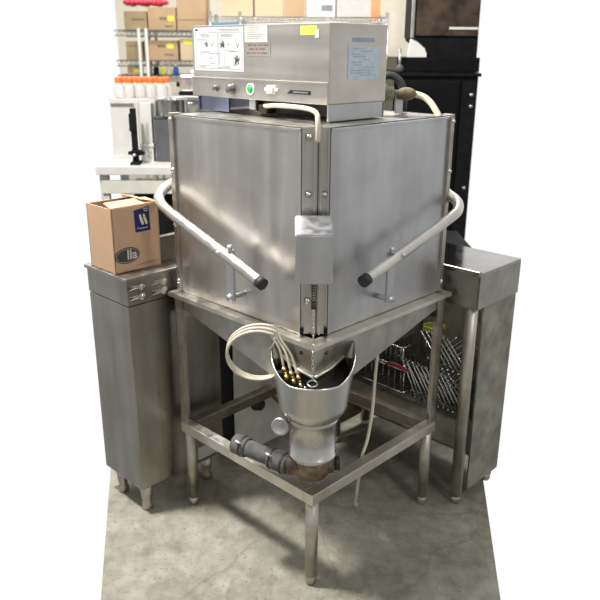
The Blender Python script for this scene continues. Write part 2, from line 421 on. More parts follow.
dg = MB(); dg.lathe([(0, .001), (.003, 0)], (X0 - .0012, .511, 1.555), (-1, 0, 0), 8).build('diagram', 'ink', ins)
for a, b in (((.478, 1.572), (.470, 1.545)), ((.470, 1.545), (.462, 1.56)), ((.60, 1.565), (.585, 1.55)), ((.585, 1.55), (.578, 1.565))):
    MB().tube([(X0 - .0014, *a), (X0 - .0014, *b)], .0007, 4).build('diagram_line', 'ink', ins)
MB().box(X0 - .0018, .652, 1.594, X0 - .001, .664, 1.599).build('logo_block', 'nameplate', ins)
rt = sheet(.343, .438, 1.561, 1.6045, 'rating_sticker', 'paper_cream')
pr = MB()
for k in range(6): ln(.432 - random.uniform(0, .008), 1.599 - k * .0058, random.uniform(.05, .075), .0013)
pr.build('small_print', 'ink_light', rt)
wr = sheet(.332, .437, 1.524, 1.560, 'warning_sticker', 'steel_hood')
pr = MB()
for k, (a, segs) in enumerate(((.425, (.018, .012, .022, .016)), (.418, (.020, .010, .024)), (.430, (.014, .020, .012, .024)))):
    y = a
    for w in segs: ln(y, 1.5515 - k * .0105, w, .0035); y -= w + .005
pr.build('red_print', 'ink_rust', wr)
ys = sheet(.156, .215, 1.5785, 1.601, 'price_sticker', 'yellow')
MB().box(X0 - .0016, .148, 1.571, X0, .162, 1.592).build('sticker_tab', 'paper', ys)
def knob(y, z, r, mat, name, dep=.012, squash=1):
    m = MB().lathe([(r * 1.15, 0), (r * 1.15, .004), (r, .005), (r * .92, dep), (0, dep)], (X0 - .005, y, z), (-1, 0, 0), 24)
    return m.build(name, mat, cbx)
knob(.565, 1.431, .0085, 'dial', 'dial'); knob(.494, 1.431, .0135, 'dial', 'dial', .016)
MB().lathe([(.0165, 0), (.0165, .003), (.0135, .004), (.0135, .001)], (X0 - .005, .411, 1.433), (-1, 0, 0), 24).build('lamp_bezel', 'white_plastic', cbx)
MB().lathe([(.0115, 0), (.0115, .004), (.006, .007), (0, .0075)], (X0 - .005, .411, 1.433), (-1, 0, 0), 24).build('indicator_lamp', 'green', cbx)
sw = MB().box(X0 - .010, .305, 1.424, X0 - .005, .340, 1.447, .0015).box(X0 - .016, .311, 1.428, X0 - .009, .320, 1.443, .001).box(X0 - .016, .325, 1.428, X0 - .009, .334, 1.443, .001)
sw.box(X0 - .0085, .296, 1.431, X0 - .005, .350, 1.440, .001); sw.build('rocker_switch', 'white_plastic', cbx)
npb = MB().box(X0 - .0065, .172, 1.4275, X0 - .005, .248, 1.4375).prism([(X0 - .0065, .248, 1.4275), (X0 - .0065, .262, 1.4275), (X0 - .0065, .248, 1.4375)], (.0015, 0, 0)).build('name_plate', 'nameplate', cbx)
pr = MB(); y = .236
for w in (.012, .008, .010, .006, .012, .008): ln(y, 1.4305, w * .8, .004, X0 - .0065); y -= w
pr.build('plate_lettering', 'ink_light', npb)
# right side: blue-white sheet and a worn blue print above it
ss = MB().prism([(.235, Y0 - .0012, 1.468), (.367, Y0 - .0012, 1.464), (.373, Y0 - .0012, 1.549), (.235, Y0 - .0012, 1.553)], (0, .0012, 0)).build('notice_sheet', 'paper_blue', cbx)
pr2 = MB()
for k in range(11):
    z = 1.545 - k * .0068 - random.uniform(0, .002)
    x = .245 + random.uniform(0, .02)
    if k in (8, 9): x = .245
    w = random.uniform(.02, .05) if k < 8 else random.uniform(.07, .10)
    pr2.box(x + (.04 if k % 3 == 1 else 0), Y0 - .0017, z, min(.362, x + w + (.04 if k % 3 == 1 else 0)), Y0 - .0012, z + .0016)
pr2.build('small_print', 'ink_blue', ss)
MB().box(.252, Y0 - .0008, 1.562, .345, Y0, 1.573).build('worn_print', 'ink_blue', cbx)
# control cable under the box, over the lid to the corner post
MB().tube([(X0 + .05, .43, 1.385), (X0 + .004, .36, 1.388), (.130, .27, 1.396), (.105, .16, 1.398), (.080, .092, 1.396), (.054, .052, 1.390), (.044, .040, 1.378), (.042, .036, 1.355), (.046, .040, 1.325)], .0062, 10, smooth=5).build('control_cable', 'cream_tube', dw)
MB().box(X0 + .004, .395, 1.372, X0 + .03, .425, 1.404, .002).box(X0, .35, ZT + .006, X0 + .04, .385, 1.392, .004).build('cable_gland', 'steel_dark', dw)
MB().box(X0 + .0, .398, 1.376, X0 + .006, .424, 1.404, .001).build('gland_plate', 'steel_side', dw)

# cover box hung on the front corner (built in world axes, then turned into the machine's frame)
TOL = Matrix.Rotation(-R45, 4, 'Z')
cv = MB().prism([(-.053, -.078, .995), (-.053, -.078, 1.120), (-.053, .040, 1.143), (-.053, .040, .995)], (.094, 0, 0))
bmesh.ops.bevel(cv.bm, geom=cv.bm.edges[:], offset=.003, segments=2, affect='EDGES')
cv.xform(TOL); cv.build('corner_cover_box', 'steel_side', dw)
# spring, chain and ring hanging under it
sp = MB(); n = 90
sp.tube([(-.003 + .0065 * math.cos(i * .75), -.005 + .0065 * math.sin(i * .75), .996 - i * .00085) for i in range(n)], .0013, 6).cyl((-.003, -.005, .925), (-.003, -.005, .905), .008, 10)
sp.xform(TOL); sp.build('spring', 'steel_dark', dw)
ch = MB(); z = .905
for k in range(17):
    ax = Vector((1, 0, 0)) if k % 2 else Vector((.3, 1, 0)).normalized()
    c = Vector((-.004, -.012 - (.905 - z) * .06, z - .007))
    ch.tube([c + ax * .0036 * math.cos(a) + Vector((0, 0, .0072 * math.sin(a))) for a in [2 * PI * i / 10 for i in range(10)]], .0012, 6, closed=True)
    z -= .0115
ch.xform(TOL); ch.build('pull_chain', 'chrome', dw)
rg = MB(); rg.tube([(-.005 + .013 * math.cos(a), -.026 + .013 * math.sin(a), .700 + .003 * math.sin(a)) for a in [2 * PI * i / 24 for i in range(24)]], .0022, 8, closed=True)
rg.ball((-.024, -.030, .690), .004).xform(TOL); rg.build('ring', 'chrome', dw)

# drain funnel at the corner
CY = .058
def funnel_rows(inset=0.0):
    rows = []; nz = 14
    S = [i / 60 for i in range(61)]
    for j in range(nz + 1):
        row = []
        for s in S:
            t = s * 2 - 1; at = abs(t)
            # front rim level, sweeping up to the ears
            k = min(1, max(0, (at - .30) / .42)); zt = .695 + .053 * k ** 1.25 + .012 * max(0, (at - .72) / .28)
            z = .562 + (zt - .562) * j / nz
            r = .072 + .020 * min(1, (z - .562) / .035) ** .7 + (z - .562) * .140 - inset; L = .062 * max(0, (z - .562) / .17)
            if at < .72:
                th = at / .72 * PI / 2; x = r * math.sin(th); y = CY - r * math.cos(th)
            else:
                x = r; y = CY + (at - .72) / .28 * L
            row.append((math.copysign(x, t), y, z))
        rows.append(row)
    return rows
fm = MB().grid(funnel_rows()); fm.xform(TOL)
fn = fm.build('drain_funnel', 'steel_sump', dw, solid=.003, off=-1)
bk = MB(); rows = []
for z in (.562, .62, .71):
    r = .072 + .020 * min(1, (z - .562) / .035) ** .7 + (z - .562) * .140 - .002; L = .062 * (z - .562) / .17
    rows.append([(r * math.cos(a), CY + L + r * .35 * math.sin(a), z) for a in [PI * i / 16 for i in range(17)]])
bk.grid(rows).xform(TOL); bk.build('funnel_back', 'steel_dark', fn, solid=.002)  # dark steel stands for the shade at the back of the funnel
MB().lathe([(0, .580), (.083, .580)], (0, CY, 0)).xform(TOL).build('funnel_dark_disc', 'black', fn)  # black disc stands for the dark inside of the funnel
MB().lathe([(.072, .562), (.075, .557), (.070, .549), (.0665, .546), (.0665, .448), (.069, .447), (.069, .436), (0, .436)], (0, CY, 0)).xform(TOL).build('drain_neck', 'steel_sump', dw)
# gauge
g = MB().lathe([(0, 0), (.024, 0), (.026, .004), (.026, .016), (.021, .018), (.019, .015), (0, .015)], (-.088, .035, .542), (-.35, -.9, .12), 24)
g.cyl((-.088, .04, .542), (-.05, .06, .540), .008, 10).xform(TOL); g.build('gauge', 'steel_side', dw)
# copper tee with cap, grey pipe run over the lower rail
t = MB().lathe([(0, .438), (.058, .438), (.060, .426), (.054, .405), (.050, .378), (.042, .368), (0, .368)], (0, CY, 0)).cyl((-.078, CY - .008, .402), (.062, CY, .406), .030, 20).xform(TOL)
t.build('copper_tee', 'copper', dw)
MB().cyl((.064, CY, .404), (.080, CY, .404), .021, 16).xform(TOL).build('tee_cap', 'rubber', dw)
p0, p1 = Vector((-.066, .050, .402)), Vector((-.222, .150, .414)); d = (p1 - p0)
pp = MB().cyl(p0, p1, .0255, 20).xform(TOL); pipe = pp.build('drain_pipe', 'pipe', dw)
def sleeve(a, b, r, mat, name):
    m = MB().tube([p0 + d * a, p0 + d * (a + .02), p0 + d * (b - .02), p0 + d * b], lambda u: r if .1 < u < .9 else r - .003, 20).xform(TOL)
    return m.build(name, mat, pipe)
sleeve(.02, .36, .0315, 'pipe', 'coupling'); sleeve(.80, 1.06, .0315, 'pipe', 'coupling')
sleeve(.06, .12, .0335, 'rubber', 'clamp_band'); sleeve(.28, .33, .0335, 'rubber', 'clamp_band'); sleeve(.86, .91, .0335, 'rubber', 'clamp_band')
sv = d.cross(Vector((0, 0, 1))).normalized(); sv = sv if sv.y < 0 else -sv
for a in (.30, .885):
    mk = MB()
    c = p0 + d * a + sv * .025 + Vector((0, 0, .024)); rot = Matrix.Translation(c) @ d.to_track_quat('X', 'Z').to_matrix().to_4x4() @ Matrix.Rotation(math.radians(45), 4, 'X')
    mk.box(-.006, -.012, -.002, .006, .012, .003, .001, rot)
    mk.xform(TOL).build('clamp_screw', 'white_plastic', pipe)
# coiled cream tubes with brass ends
for k in range(3):
    c = Vector((-.155 + .003 * k, .088 + .010 * k, .730 + .003 * k)); r = .090 + .003 * (k - 1)
    pts = [c + Vector((r * math.cos(a), -.03 * math.sin(a), r * math.sin(a))) for a in [math.radians(-60 - 20 * i) for i in range(13)]]
    e = Vector((-.083 + .020 * k, .048 - .004 * k, .714 - .011 * k))
    pts += [Vector((-.115 + .012 * k, .075, .795 - .004 * k)), Vector((-.093 + .016 * k, .062, .760 - .008 * k)), e]
    tb = MB().tube(pts, .0038, 8, smooth=3).xform(TOL).build('supply_tube', 'cream_tube', dw)
    dn = Vector((.008, -.012, -.024)).normalized()
    MB().tube([e, e + dn * .012], .0075, 6).tube([e + dn * .010, e + dn * .024], .0055, 10).tube([e + dn * .022, e + dn * .036], .0065, 6).xform(TOL).build('fitting', 'brass', tb)
MB().tube([(-.106, .06, .80), (-.112, .055, .778), (-.122, .06, .765)], .0014, 6, smooth=4).xform(TOL).build('cable_tie', 'white_plastic', dw)
MB().box(-.112, .055, .693, -.03, .060, .699).xform(TOL).build('tube_bracket', 'steel_rail', dw)
# tank drain hose hanging by the right rail
MB().tube([(.215, .335, .66), (.207, .318, .56), (.198, .285, .45), (.182, .25, .37), (.168, .235, .33), (.165, .265, .26), (.163, .34, .10), (.166, .395, .02), (.176, .425, .006)], .0052, 8, smooth=5).xform(TOL).build('drain_hose', 'cream_tube', dw)
# inlet valve behind the control box
iv = MB().box(.530 - .018, .155, ZT, .530 + .018, .160, 1.425, .001); iv.build('valve_bracket', 'steel_side', dw)
MB().ball((.284, .480, 1.418), .0215, 16, (1.45, 1, .9)).xform(TOL).build('valve_knob', 'olive', dw)
MB().lathe([(0, -.02), (.028, -.02), (.028, .0), (.020, .004), (.020, .022), (.012, .024), (.012, .05), (0, .05)], (.225, .492, 1.418), (1, -.15, 0), 16).xform(TOL).build('inlet_valve', 'valve_green', dw)
MB().tube([(.312, .49, 1.417), (.340, .485, 1.408), (.362, .47, 1.388), (.384, .455, 1.352)], .0095, 10, smooth=5).xform(TOL).build('inlet_hose', 'cream_hose', dw)
MB().tube([(.20, .56, 1.44), (.235, .56, 1.468), (.27, .555, 1.455), (.285, .55, 1.42), (.288, .55, 1.362)], .0115, 10, smooth=5).xform(TOL).build('black_hose', 'rubber', dw)

# ------------------------------------------------------------------ left steel cabinet with its box
lc = thing('steel_cabinet', 'stainless cabinet with louvred top panel and stub feet left of the dishwasher', 'cabinet', (0, 0, 0), R45)
CX0, CX1, CYA, CYB = -.145, .218, .667, .90
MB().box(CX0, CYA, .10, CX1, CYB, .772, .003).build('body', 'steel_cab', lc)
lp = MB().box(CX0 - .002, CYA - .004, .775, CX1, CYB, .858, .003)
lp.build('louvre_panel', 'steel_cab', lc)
for cx in (-.115, -.030):
    for z in (.797, .830):
        MB().prism([(cx - .030, CYA - .004, z - .006), (cx + .030, CYA - .004, z - .006), (cx + .026, CYA - .012, z - .001), (cx + .026, CYA - .004, z + .010), (cx - .030, CYA - .004, z + .010)], (0, 0, 0.002)).lathe([(.0, .010), (.010, .006), (.014, 0)], (cx + .024, CYA - .004, z + .001), (0, -1, 0), 12).build('louvre', 'steel_bright', lc)
MB().box(CX0 - .012, CYA - .014, .858, CX1, CYB, .870, .003).build('top', 'steel_table', lc)
MB().box(.030, CYA + .07, .870, CX1, CYA + .085, .955, .002).box(.030, CYA + .062, .950, CX1, CYA + .085, .958, .001).build('backsplash', 'steel_rust', lc)
for x in (CX0 + .035, CX1 - .06):
    for y in (CYA + .03, CYB - .05):
        MB().lathe([(0, 0), (.016, 0), (.019, .004), (.019, .02), (.015, .03), (.020, .055), (.022, .10), (0, .10)], (x, y, 0)).build('foot', 'steel_frame', lc)
MB().box(.10, CYA - .002, .115, .185, CYA, .165).build('pale_patch', 'paper', lc)  # pale patch low on the cabinet side

bx = thing('cardboard_box', 'open cardboard carton with a blue label on the louvred cabinet', 'box', (0, 0, 0), R45)
BXL, BXR, BY, BYB, BZ0, BZ1 = -.150, .022, .715, .86, .871, 1.078
cb_ = MB()
cb_.box(BXL, BY, BZ0, BXR, BY + .004, BZ1).box(BXL, BYB - .004, BZ0, BXR, BYB, BZ1).box(BXL, BY, BZ0, BXL + .004, BYB, BZ1).box(BXR - .004, BY, BZ0, BXR, BYB, BZ1).box(BXL, BY, BZ0, BXR, BYB, BZ0 + .004)
cb_.build('carton', 'cardboard_near', bx)
MB().prism([(BXL, BY + .002, BZ1), (BXR, BY + .002, BZ1), (BXR - .01, BY + .058, BZ1 + .008), (BXL + .01, BY + .058, BZ1 + .008)], (0, 0, .003)).build('flap', 'cardboard_near', bx)
MB().prism([(BXR - .002, BY, BZ1 - .001), (BXR - .002, BYB, BZ1 - .001), (BXR - .05, BYB - .01, BZ1 + .012), (BXR - .05, BY + .012, BZ1 + .012)], (0, 0, .003)).build('flap', 'cardboard_near', bx)
bl = MB().prism([(-.068, BY - .001, .993), (-.012, BY - .001, .993), (-.014, BY - .001, 1.071), (-.070, BY - .001, 1.063)], (0, .001, 0)).build('blue_label', 'label_blue', bx)
lg_ = MB()
for ox in (-.050, -.036):
    lg_.prism([(ox - .002, BY - .0016, 1.047), (ox + .004, BY - .0016, 1.049), (ox + .014, BY - .0016, 1.020), (ox + .012, BY - .0016, 1.013), (ox + .006, BY - .0016, 1.016), (ox, BY - .0016, 1.034)], (0, .0006, 0))
lg_.build('label_picture', 'label_yellow', bl)
ls = MB()
for x, w, z in ((-.060, .004, 1.004), (-.052, .008, 1.002), (-.042, .010, 1.002), (-.030, .007, 1.002), (-.036, .008, 1.062), (-.026, .008, 1.063), (-.032, .014, 1.056)):
    ls.box(x, BY - .0016, z, x + w, BY - .001, z + .0035)
ls.build('label_lettering', 'paper', bl)
ov = MB(); ov.prism([(-.104 + .046 * math.cos(a), BY - .001, .925 + .026 * math.sin(a)) for a in [2 * PI * i / 32 for i in range(32)]], (0, .001, 0))
ovo = ov.build('oval_logo', 'logo_ink', bx)
ov2 = MB(); ov2.tube([(-.104 + .041 * math.cos(a), BY - .0012, .925 + .0215 * math.sin(a)) for a in [2 * PI * i / 32 for i in range(32)]], .0009, 5, closed=True)
ov2.build('oval_line', 'cardboard_near', ovo)
text('logo_lettering', 'lla', .044, 'paper', ovo, (-.087, BY - .0014, .925), (1, 0, 0), (0, 0, 1), .0008)
ps = MB()
for k in range(12): ps.box(-.075 + k * .0075, BY - .0008, .885 + k * .0003, -.075 + k * .0075 + random.uniform(.003, .006), BY, .8885 + k * .0003)
ps.build('printed_line', 'tape', bx)

# ------------------------------------------------------------------ grey electrical box behind the frame
gb = thing('electrical_box', 'grey floor standing electrical box with black knob seen under the dishwasher', 'box', (0, 0, 0), R45)
GX0, GX1, GY = .312, .62, .705
MB().box(GX0, GY, .02, GX1, GY + .15, .66, .006).box(GX0 + .02, GY + .02, 0, GX1 - .02, GY + .13, .02).build('case', 'grey_paint', gb)
MB().box(GX0 - .006, GY + .004, .02, GX0, GY + .15, .66, .001).build('side_panel', 'black', gb)  # black sheet added for the dark gap beside the box
MB().lathe([(.030, 0), (.030, .006), (.024, .010), (.022, .028), (0, .030)], (.425, GY, .215), (0, -1, 0), 24).build('knob', 'rubber', gb)
MB().tube([(.46, GY, .26), (.45, GY - .03, .285), (.475, GY - .05, .24), (.51, GY - .05, .205), (.55, GY - .04, .20), (.575, GY - .02, .24)], .008, 8, smooth=5).build('red_brown_cable', 'copper', gb)
MB().tube([(.375, GY, .285), (.382, GY - .012, .262), (.398, GY - .012, .262), (.405, GY, .28)], .0025, 6, smooth=4).build('white_tag_wire', 'white_plastic', gb)
kb = thing('low_dark_block', 'low black block added for the dark space behind the dishwasher legs', 'cabinet', (0, 0, 0))
MB().box(-.60, 1.30, .03, .74, 1.62, .72, .005).build('carcass', 'black', kb)  # black block stands in for the deep shade behind the legs
MB().box(-.58, 1.33, 0, .72, 1.60, .03).build('plinth', 'black', kb)
MB().box(-.58, 1.293, .06, .06, 1.30, .70, .003).build('door', 'black', kb); MB().box(.07, 1.293, .06, .72, 1.30, .70, .003).build('door', 'black', kb)

# ------------------------------------------------------------------ right steel table with an undershelf
rtb = thing('steel_table', 'stainless work table with undershelf at the right side of the dishwasher', 'table', (0, 0, 0), R45)
TX0, TX1, TY0, TY1 = .665, .93, -.095, .56
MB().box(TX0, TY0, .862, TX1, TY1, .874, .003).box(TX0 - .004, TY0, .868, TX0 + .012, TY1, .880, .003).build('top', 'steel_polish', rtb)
MB().box(TX0, TY0, .752, TX0 + .006, TY1, .864, .001).box(TX0, TY0, .752, TX1, TY0 + .006, .864, .001).build('apron', 'steel_table', rtb)
MB().box(TX0 + .025, TY0 + .02, .318, TX1, TY1, .326).box(TX0 + .025, TY0 + .02, .215, TX0 + .030, TY1, .326, .001).build('undershelf', 'steel_shelf', rtb)
MB().box(TX1 - .006, TY0 + .02, .05, TX1, TY1, .752).build('rear_panel', 'steel_shelf', rtb)  # closed table back, added to darken the space under the top
MB().box(TX0 + .06, TY1 - .006, .05, TX1, TY1, .752).build('shade_panel', 'steel_shelf', rtb)  # added far end panel, blocks light under the table
MB().box(TX0 + .055, TY0 + .006, .05, TX1, TY0 + .012, .752).build('shade_panel', 'steel_shelf', rtb)  # added near end panel, keeps light from the right off the undershelf
for x, y in ((TX0 + .027, TY0 + .034), (TX1 - .03, TY0 + .034), (TX0 + .04, TY1 - .03), (TX1 - .03, TY1 - .03)):
    l_ = MB().cyl((x, y, .862), (x, y, .03), .0205, 20).build('leg', 'steel_frame', rtb)
    MB().lathe([(0, 0), (.014, 0), (.018, .008), (.019, .032), (0, .033)], (x, y, 0)).build('foot', 'steel_frame', l_)

# wire racks heaped on the undershelf
def wire_rack(name, label, mtx, n=9, w=.16, d=.22, hgt=.10, group=None):
    r = thing(name, label, 'rack', (0, 0, 0)); r.matrix_world = mtx
    f = MB(); q = .0028
    for z in (0, hgt):
        f.tube([(-w / 2, -d / 2, z), (w / 2, -d / 2, z), (w / 2, d / 2, z), (-w / 2, d / 2, z)], q, 6, closed=True)
    for x in (-w / 2, w / 2):
        for y in (-d / 2, d / 2): f.cyl((x, y, 0), (x, y, hgt), q, 6)
    f.build('frame', 'chrome', r)
    for i in range(n):
        y = -d / 2 + d * (i + .5) / n
        MB().tube([(-w / 2, y, hgt), (-w / 2, y, 0), (w / 2, y, 0), (w / 2, y, hgt)], .0018, 5).build('wire', 'dark_wire', r)
    return r
def mt(x, y, z, rx, ry, rz): return Matrix.Rotation(R45, 4, 'Z') @ Matrix.Translation((x, y, z)) @ Matrix.Rotation(rz, 4, 'Z') @ Matrix.Rotation(ry, 4, 'Y') @ Matrix.Rotation(rx, 4, 'X')
wire_rack('wire_rack', 'lower of two stacked chrome wire racks on the undershelf', mt(.80, .335, .332, 0, 0, 0), 9, .17, .25, .09)
wire_rack('wire_rack', 'upper of two stacked chrome wire racks on the undershelf', mt(.80, .340, .430, 0, 0, .05), 10, .16, .22, .075)
rnd = random.Random(3)
hk0 = thing('wire_hook', 'loose bent chrome wire hook leaning in a heap on the undershelf', 'hook', group='chrome wire hooks on the undershelf')
MB().tube([(-.080, 0, 0), (.064, 0, 0), (.076, 0, .004), (.080, 0, .016)], .0026, 6, smooth=2).build('rod', 'chrome', hk0)
MB().box(-.086, -.005, -.006, -.080, .005, .006, .0008).build('back_plate', 'chrome', hk0)
first = True
for layer, (hx, tilt, z0, y0, n) in enumerate(((.712, 55, .335, -.055, 9), (.742, 128, .335, .045, 8), (.772, 40, .335, -.060, 7), (.802, 118, .335, .035, 8), (.735, 48, .472, -.055, 6), (.775, 135, .472, .055, 5), (.712, 62, .335, .130, 2))):
    for i in range(n):
        hk = hk0 if first else copy_tree(hk0); first = False
        th = math.radians(tilt); ax = Vector((0, math.cos(th), math.sin(th))); zz = Vector((-1, 0, 0)); yy = zz.cross(ax)
        base = Vector((hx, y0 + i * .0165 / abs(math.sin(th)), z0 + rnd.uniform(0, .006))); c = base + ax * .086
        hk.matrix_world = Matrix.Rotation(R45, 4, 'Z') @ Matrix(((ax.x, yy.x, zz.x, c.x), (ax.y, yy.y, zz.y, c.y), (ax.z, yy.z, zz.z, c.z), (0, 0, 0, 1)))
rh = MB().tube([(.706, .285, .432), (.704, .262, .440), (.704, .215, .438), (.706, .195, .424)], .008, 8, smooth=4).xform(Matrix.Rotation(R45, 4, 'Z')).build('red_tool', 'red_dark')
tag(rh, 'dark red bent tool lying against the stacked wire racks', 'tool')
yt = thing('yellow_tongs', 'yellow green plastic tongs on top of the heaped wire hooks', 'tongs', (0, 0, 0), R45)
MB().tube([(.76, .19, .590), (.76, .14, .594), (.75, .075, .586)], .009, 8, smooth=4).build('arm', 'yellow_tool', yt)
MB().tube([(.76, .19, .590), (.78, .14, .608), (.78, .09, .610)], .009, 8, smooth=4).build('arm', 'yellow_tool', yt)

# ------------------------------------------------------------------ left background: white work table and what stands on it
wt = thing('white_work_table', 'white topped work table behind the cardboard carton', 'table')
MB().box(-1.02, 1.78, .955, -.50, 2.30, .997, .004).build('tabletop', 'white_paint', wt)
MB().box(-1.00, 1.80, .86, -.52, 1.815, .925, .002).build('drawer_front', 'paper_cream', wt)
for x, y in ((-.99, 1.83), (-.53, 1.83), (-.99, 2.26), (-.53, 2.26)): MB().box(x - .02, y - .02, 0, x + .02, y + .02, .955).build('leg', 'white_paint', wt)
rs = thing('raised_shelf', 'white raised shelf carrying the orange lidded jars on the white table', 'shelf')
MB().box(-1.02, 2.16, 1.268, -.66, 2.44, 1.292, .003).build('shelf_board', 'white_paint', rs)
MB().box(-1.02, 2.18, .997, -.90, 2.20, 1.268).build('shelf_panel', 'white_paint', rs)
MB().box(-.70, 2.24, .997, -.67, 2.28, 1.268).build('shelf_post', 'white_paint', rs)
ob = thing('black_oven', 'black box shaped oven under the white work table', 'oven')
MB().box(-.86, 1.86, .60, -.60, 2.2, .845, .006).build('body', 'black_gloss', ob); MB().box(-.84, 1.852, .63, -.66, 1.86, .82, .003).build('door', 'black', ob)
MB().box(-.92, 1.84, .57, -.55, 2.24, .60).build('tray', 'white_paint', ob); MB().box(-.90, 1.86, 0, -.58, 2.22, .57, .004).build('stand', 'grey_paint', ob)
# jars with orange lids
def jar_at(x, y, label, first=[None]):
    if first[0] is None:
        j = thing('glass_jar', label, 'jar', group='orange lidded jars')
        MB().lathe([(0, .0), (.024, .0), (.027, .006), (.027, .05), (.021, .07), (.018, .082), (0, .082)], segs=16).build('jar_body', 'jar', j)
        MB().lathe([(.021, .078), (.021, .102), (.018, .106), (0, .106)], segs=16).build('lid', 'orange', j)
        first[0] = j
    else: j = copy_tree(first[0])
    j.location = (x, y, 1.293); j['label'] = label
    return j
names = ['leftmost', 'second', 'third', 'fourth', 'fifth']
for i in range(5): jar_at(-.975 + i * .056, 2.22, 'clear jar with orange lid, %s from left in the front row' % names[i])
for i in range(5): jar_at(-.965 + i * .056, 2.31, 'clear jar with orange lid, %s from left in the back row' % names[i])
# black clamp stand, white canister, dark box with steel pot
st = thing('black_clamp_stand', 'black metal clamp stand at the left end of the white table', 'stand', (-.835, 1.86, .997))
MB().box(-.022, -.04, 0, .022, .05, .014, .003).build('base', 'black', st); MB().box(-.016, 0, .014, .012, .022, .27, .002).box(-.022, -.006, .16, .014, .026, .245, .004).build('column', 'black', st)
MB().box(-.02, -.02, .045, .03, .03, .068, .003).cyl((-.035, .0, .055), (.045, 0, .055), .009, 12).build('clamp', 'black', st)
MB().box(.018, -.01, .08, .026, 0, .30, .001).build('arm', 'white_paint', st); MB().ball((0, -.026, .05), .009).build('knob', 'chrome', st)
wc = thing('white_canister', 'square white canister on white table beside the dark grey box', 'canister', (-.790, 1.97, .997))
MB().box(-.034, -.03, 0, .03, .03, .075, .003).box(-.038, -.036, .075, .034, .034, .09, .002).box(-.028, -.024, .09, .028, .028, .29, .004).build('body', 'white_paint', wc)
for z in (.03, .055): MB().lathe([(.009, 0), (.009, .006), (0, .008)], (.01, -.03, z), (0, -1, 0), 12).build('knob', 'chrome', wc)
db = thing('dark_grey_box', 'tall dark grey box carrying the steel pot', 'box', (-.68, 2.0, .997))
MB().box(-.068, -.06, 0, .10, .06, .215, .003).build('body', 'dark_grey', db)
MB().box(-.072, -.064, .215, .104, .064, .226, .002).build('lid', 'dark_grey', db)
pt = thing('steel_pot', 'round stainless pot on top of the dark grey box', 'pot', (-.668, 2.0, 1.223))
MB().lathe([(0, 0), (.078, 0), (.082, .004), (.082, .078), (.086, .082), (.080, .082), (.078, .076), (.076, .008), (0, .008)], segs=40).build('pot_body', 'steel_bright', pt)
MB().tube([(.082, -.02, .06), (.105, -.02, .06), (.105, .02, .06), (.082, .02, .06)], .004, 8, smooth=3).build('handle', 'steel_bright', pt)
sc = thing('steel_counter', 'tall steel counter behind the steel pot', 'counter')
MB().box(-.78, 2.55, .10, -.32, 3.0, 1.262, .004).build('body', 'steel_table', sc); MB().box(-.80, 2.52, 1.262, -.30, 3.02, 1.285, .003).build('top', 'steel_table', sc)
for x in (-.74, -.36):
    for y in (2.6, 2.95): MB().cyl((x, y, 0), (x, y, .10), .02, 12).build('leg', 'steel_frame', sc)
cm = thing('chrome_appliance', 'small chrome appliance on the tall steel counter left of the control box', 'appliance', (-.64, 2.68, 1.285))
MB().box(-.075, -.06, .02, .09, .06, .115, .012).build('housing', 'steel_bright', cm); MB().box(-.08, -.065, 0, .095, .065, .020, .002).build('base', 'black', cm)
MB().lathe([(0, 0), (.03, 0), (.034, .01), (.03, .026), (0, .028)], (.02, 0, .115)).build('lid', 'white_plastic', cm)
MB().cyl((-.078, -.02, .06), (-.095, -.02, .06), .014, 12).build('dial', 'black', cm)

# ------------------------------------------------------------------ far left wire shelving with cartons
def shelf_mesh(x0, x1, y0, y1, z, th=.045, n=26):
    m = MB()
    for y in (y0, y1):
        for zz in (z - .004, z - th): m.box(x0, y - .004, zz - .004, x1, y + .004, zz + .004)
        k = int((x1 - x0) / .04)
        for i in range(k):
            a = x0 + (x1 - x0) * i / k; b = x0 + (x1 - x0) * (i + 1) / k
            m.tube([(a, y, z - .004), ((a + b) / 2, y, z - th), (b, y, z - .004)], .003, 4)
    for i in range(n + 1):
        x = x0 + (x1 - x0) * i / n; m.box(x - .002, y0, z - .006, x + .002, y1, z)
    return m
def shelving(label, x0, x1, y0, y1, levels, postx, top, mats, pmat):
    s = thing('wire_shelving', label, 'shelving')
    for z, mname in zip(levels, mats): shelf_mesh(x0, x1, y0, y1, z).build('shelf', mname, s)
    for x in postx:
        for y in (y0, y1): MB().cyl((x, y, 0), (x, y, top), .013, 12).build('post', pmat, s)
    return s
shelving('grey wire shelving with white posts full of cartons at far left', -1.50, -.735, 4.50, 4.95, (.40, 1.335, 1.452, 1.687), (-1.305, -1.245, -.76), 1.70, ('grey_shelf', 'green_shelf', 'grey_shelf', 'grey_shelf'), 'white_paint')
def carton(x0, x1, z0, z1, mat, label, y0=4.52, dep=.3, sticker=None, prints=(), grp='cartons on the far shelving'):
    c = thing('carton', label, 'box', (0, 0, 0), 0, grp)
    MB().box(x0, y0, z0, x1, y0 + dep, z1, .003).build('box_body', mat, c)
    if sticker:
        sx, sz, w, hh = sticker; MB().box(sx, y0 - .002, sz, sx + w, y0, sz + hh).build('price_sticker', 'yellow', c)
    if prints:
        for px, pz, w, hh in prints: MB().box(px, y0 - .0015, pz, px + w, y0, pz + hh).build('print', 'tape', c)
    return c
carton(-1.42, -1.236, 1.688, 1.83, 'cardboard_dark', 'olive carton with dark band on the upper shelf, under the red bag', prints=((-1.36, 1.762, .10, .012),))
carton(-1.226, -1.000, 1.688, 1.862, 'cardboard', 'tan carton with yellow sticker on the upper shelf', sticker=(-1.065, 1.755, .05, .04), prints=((-1.13, 1.765, .016, .022), (-1.11, 1.765, .016, .022), (-1.09, 1.765, .014, .022), (-1.09, 1.712, .065, .010)))
carton(-.990, -.752, 1.688, 1.97, 'cardboard', 'tall tan carton at the right end of the upper shelf', prints=((-.985, 1.765, .225, .004),))
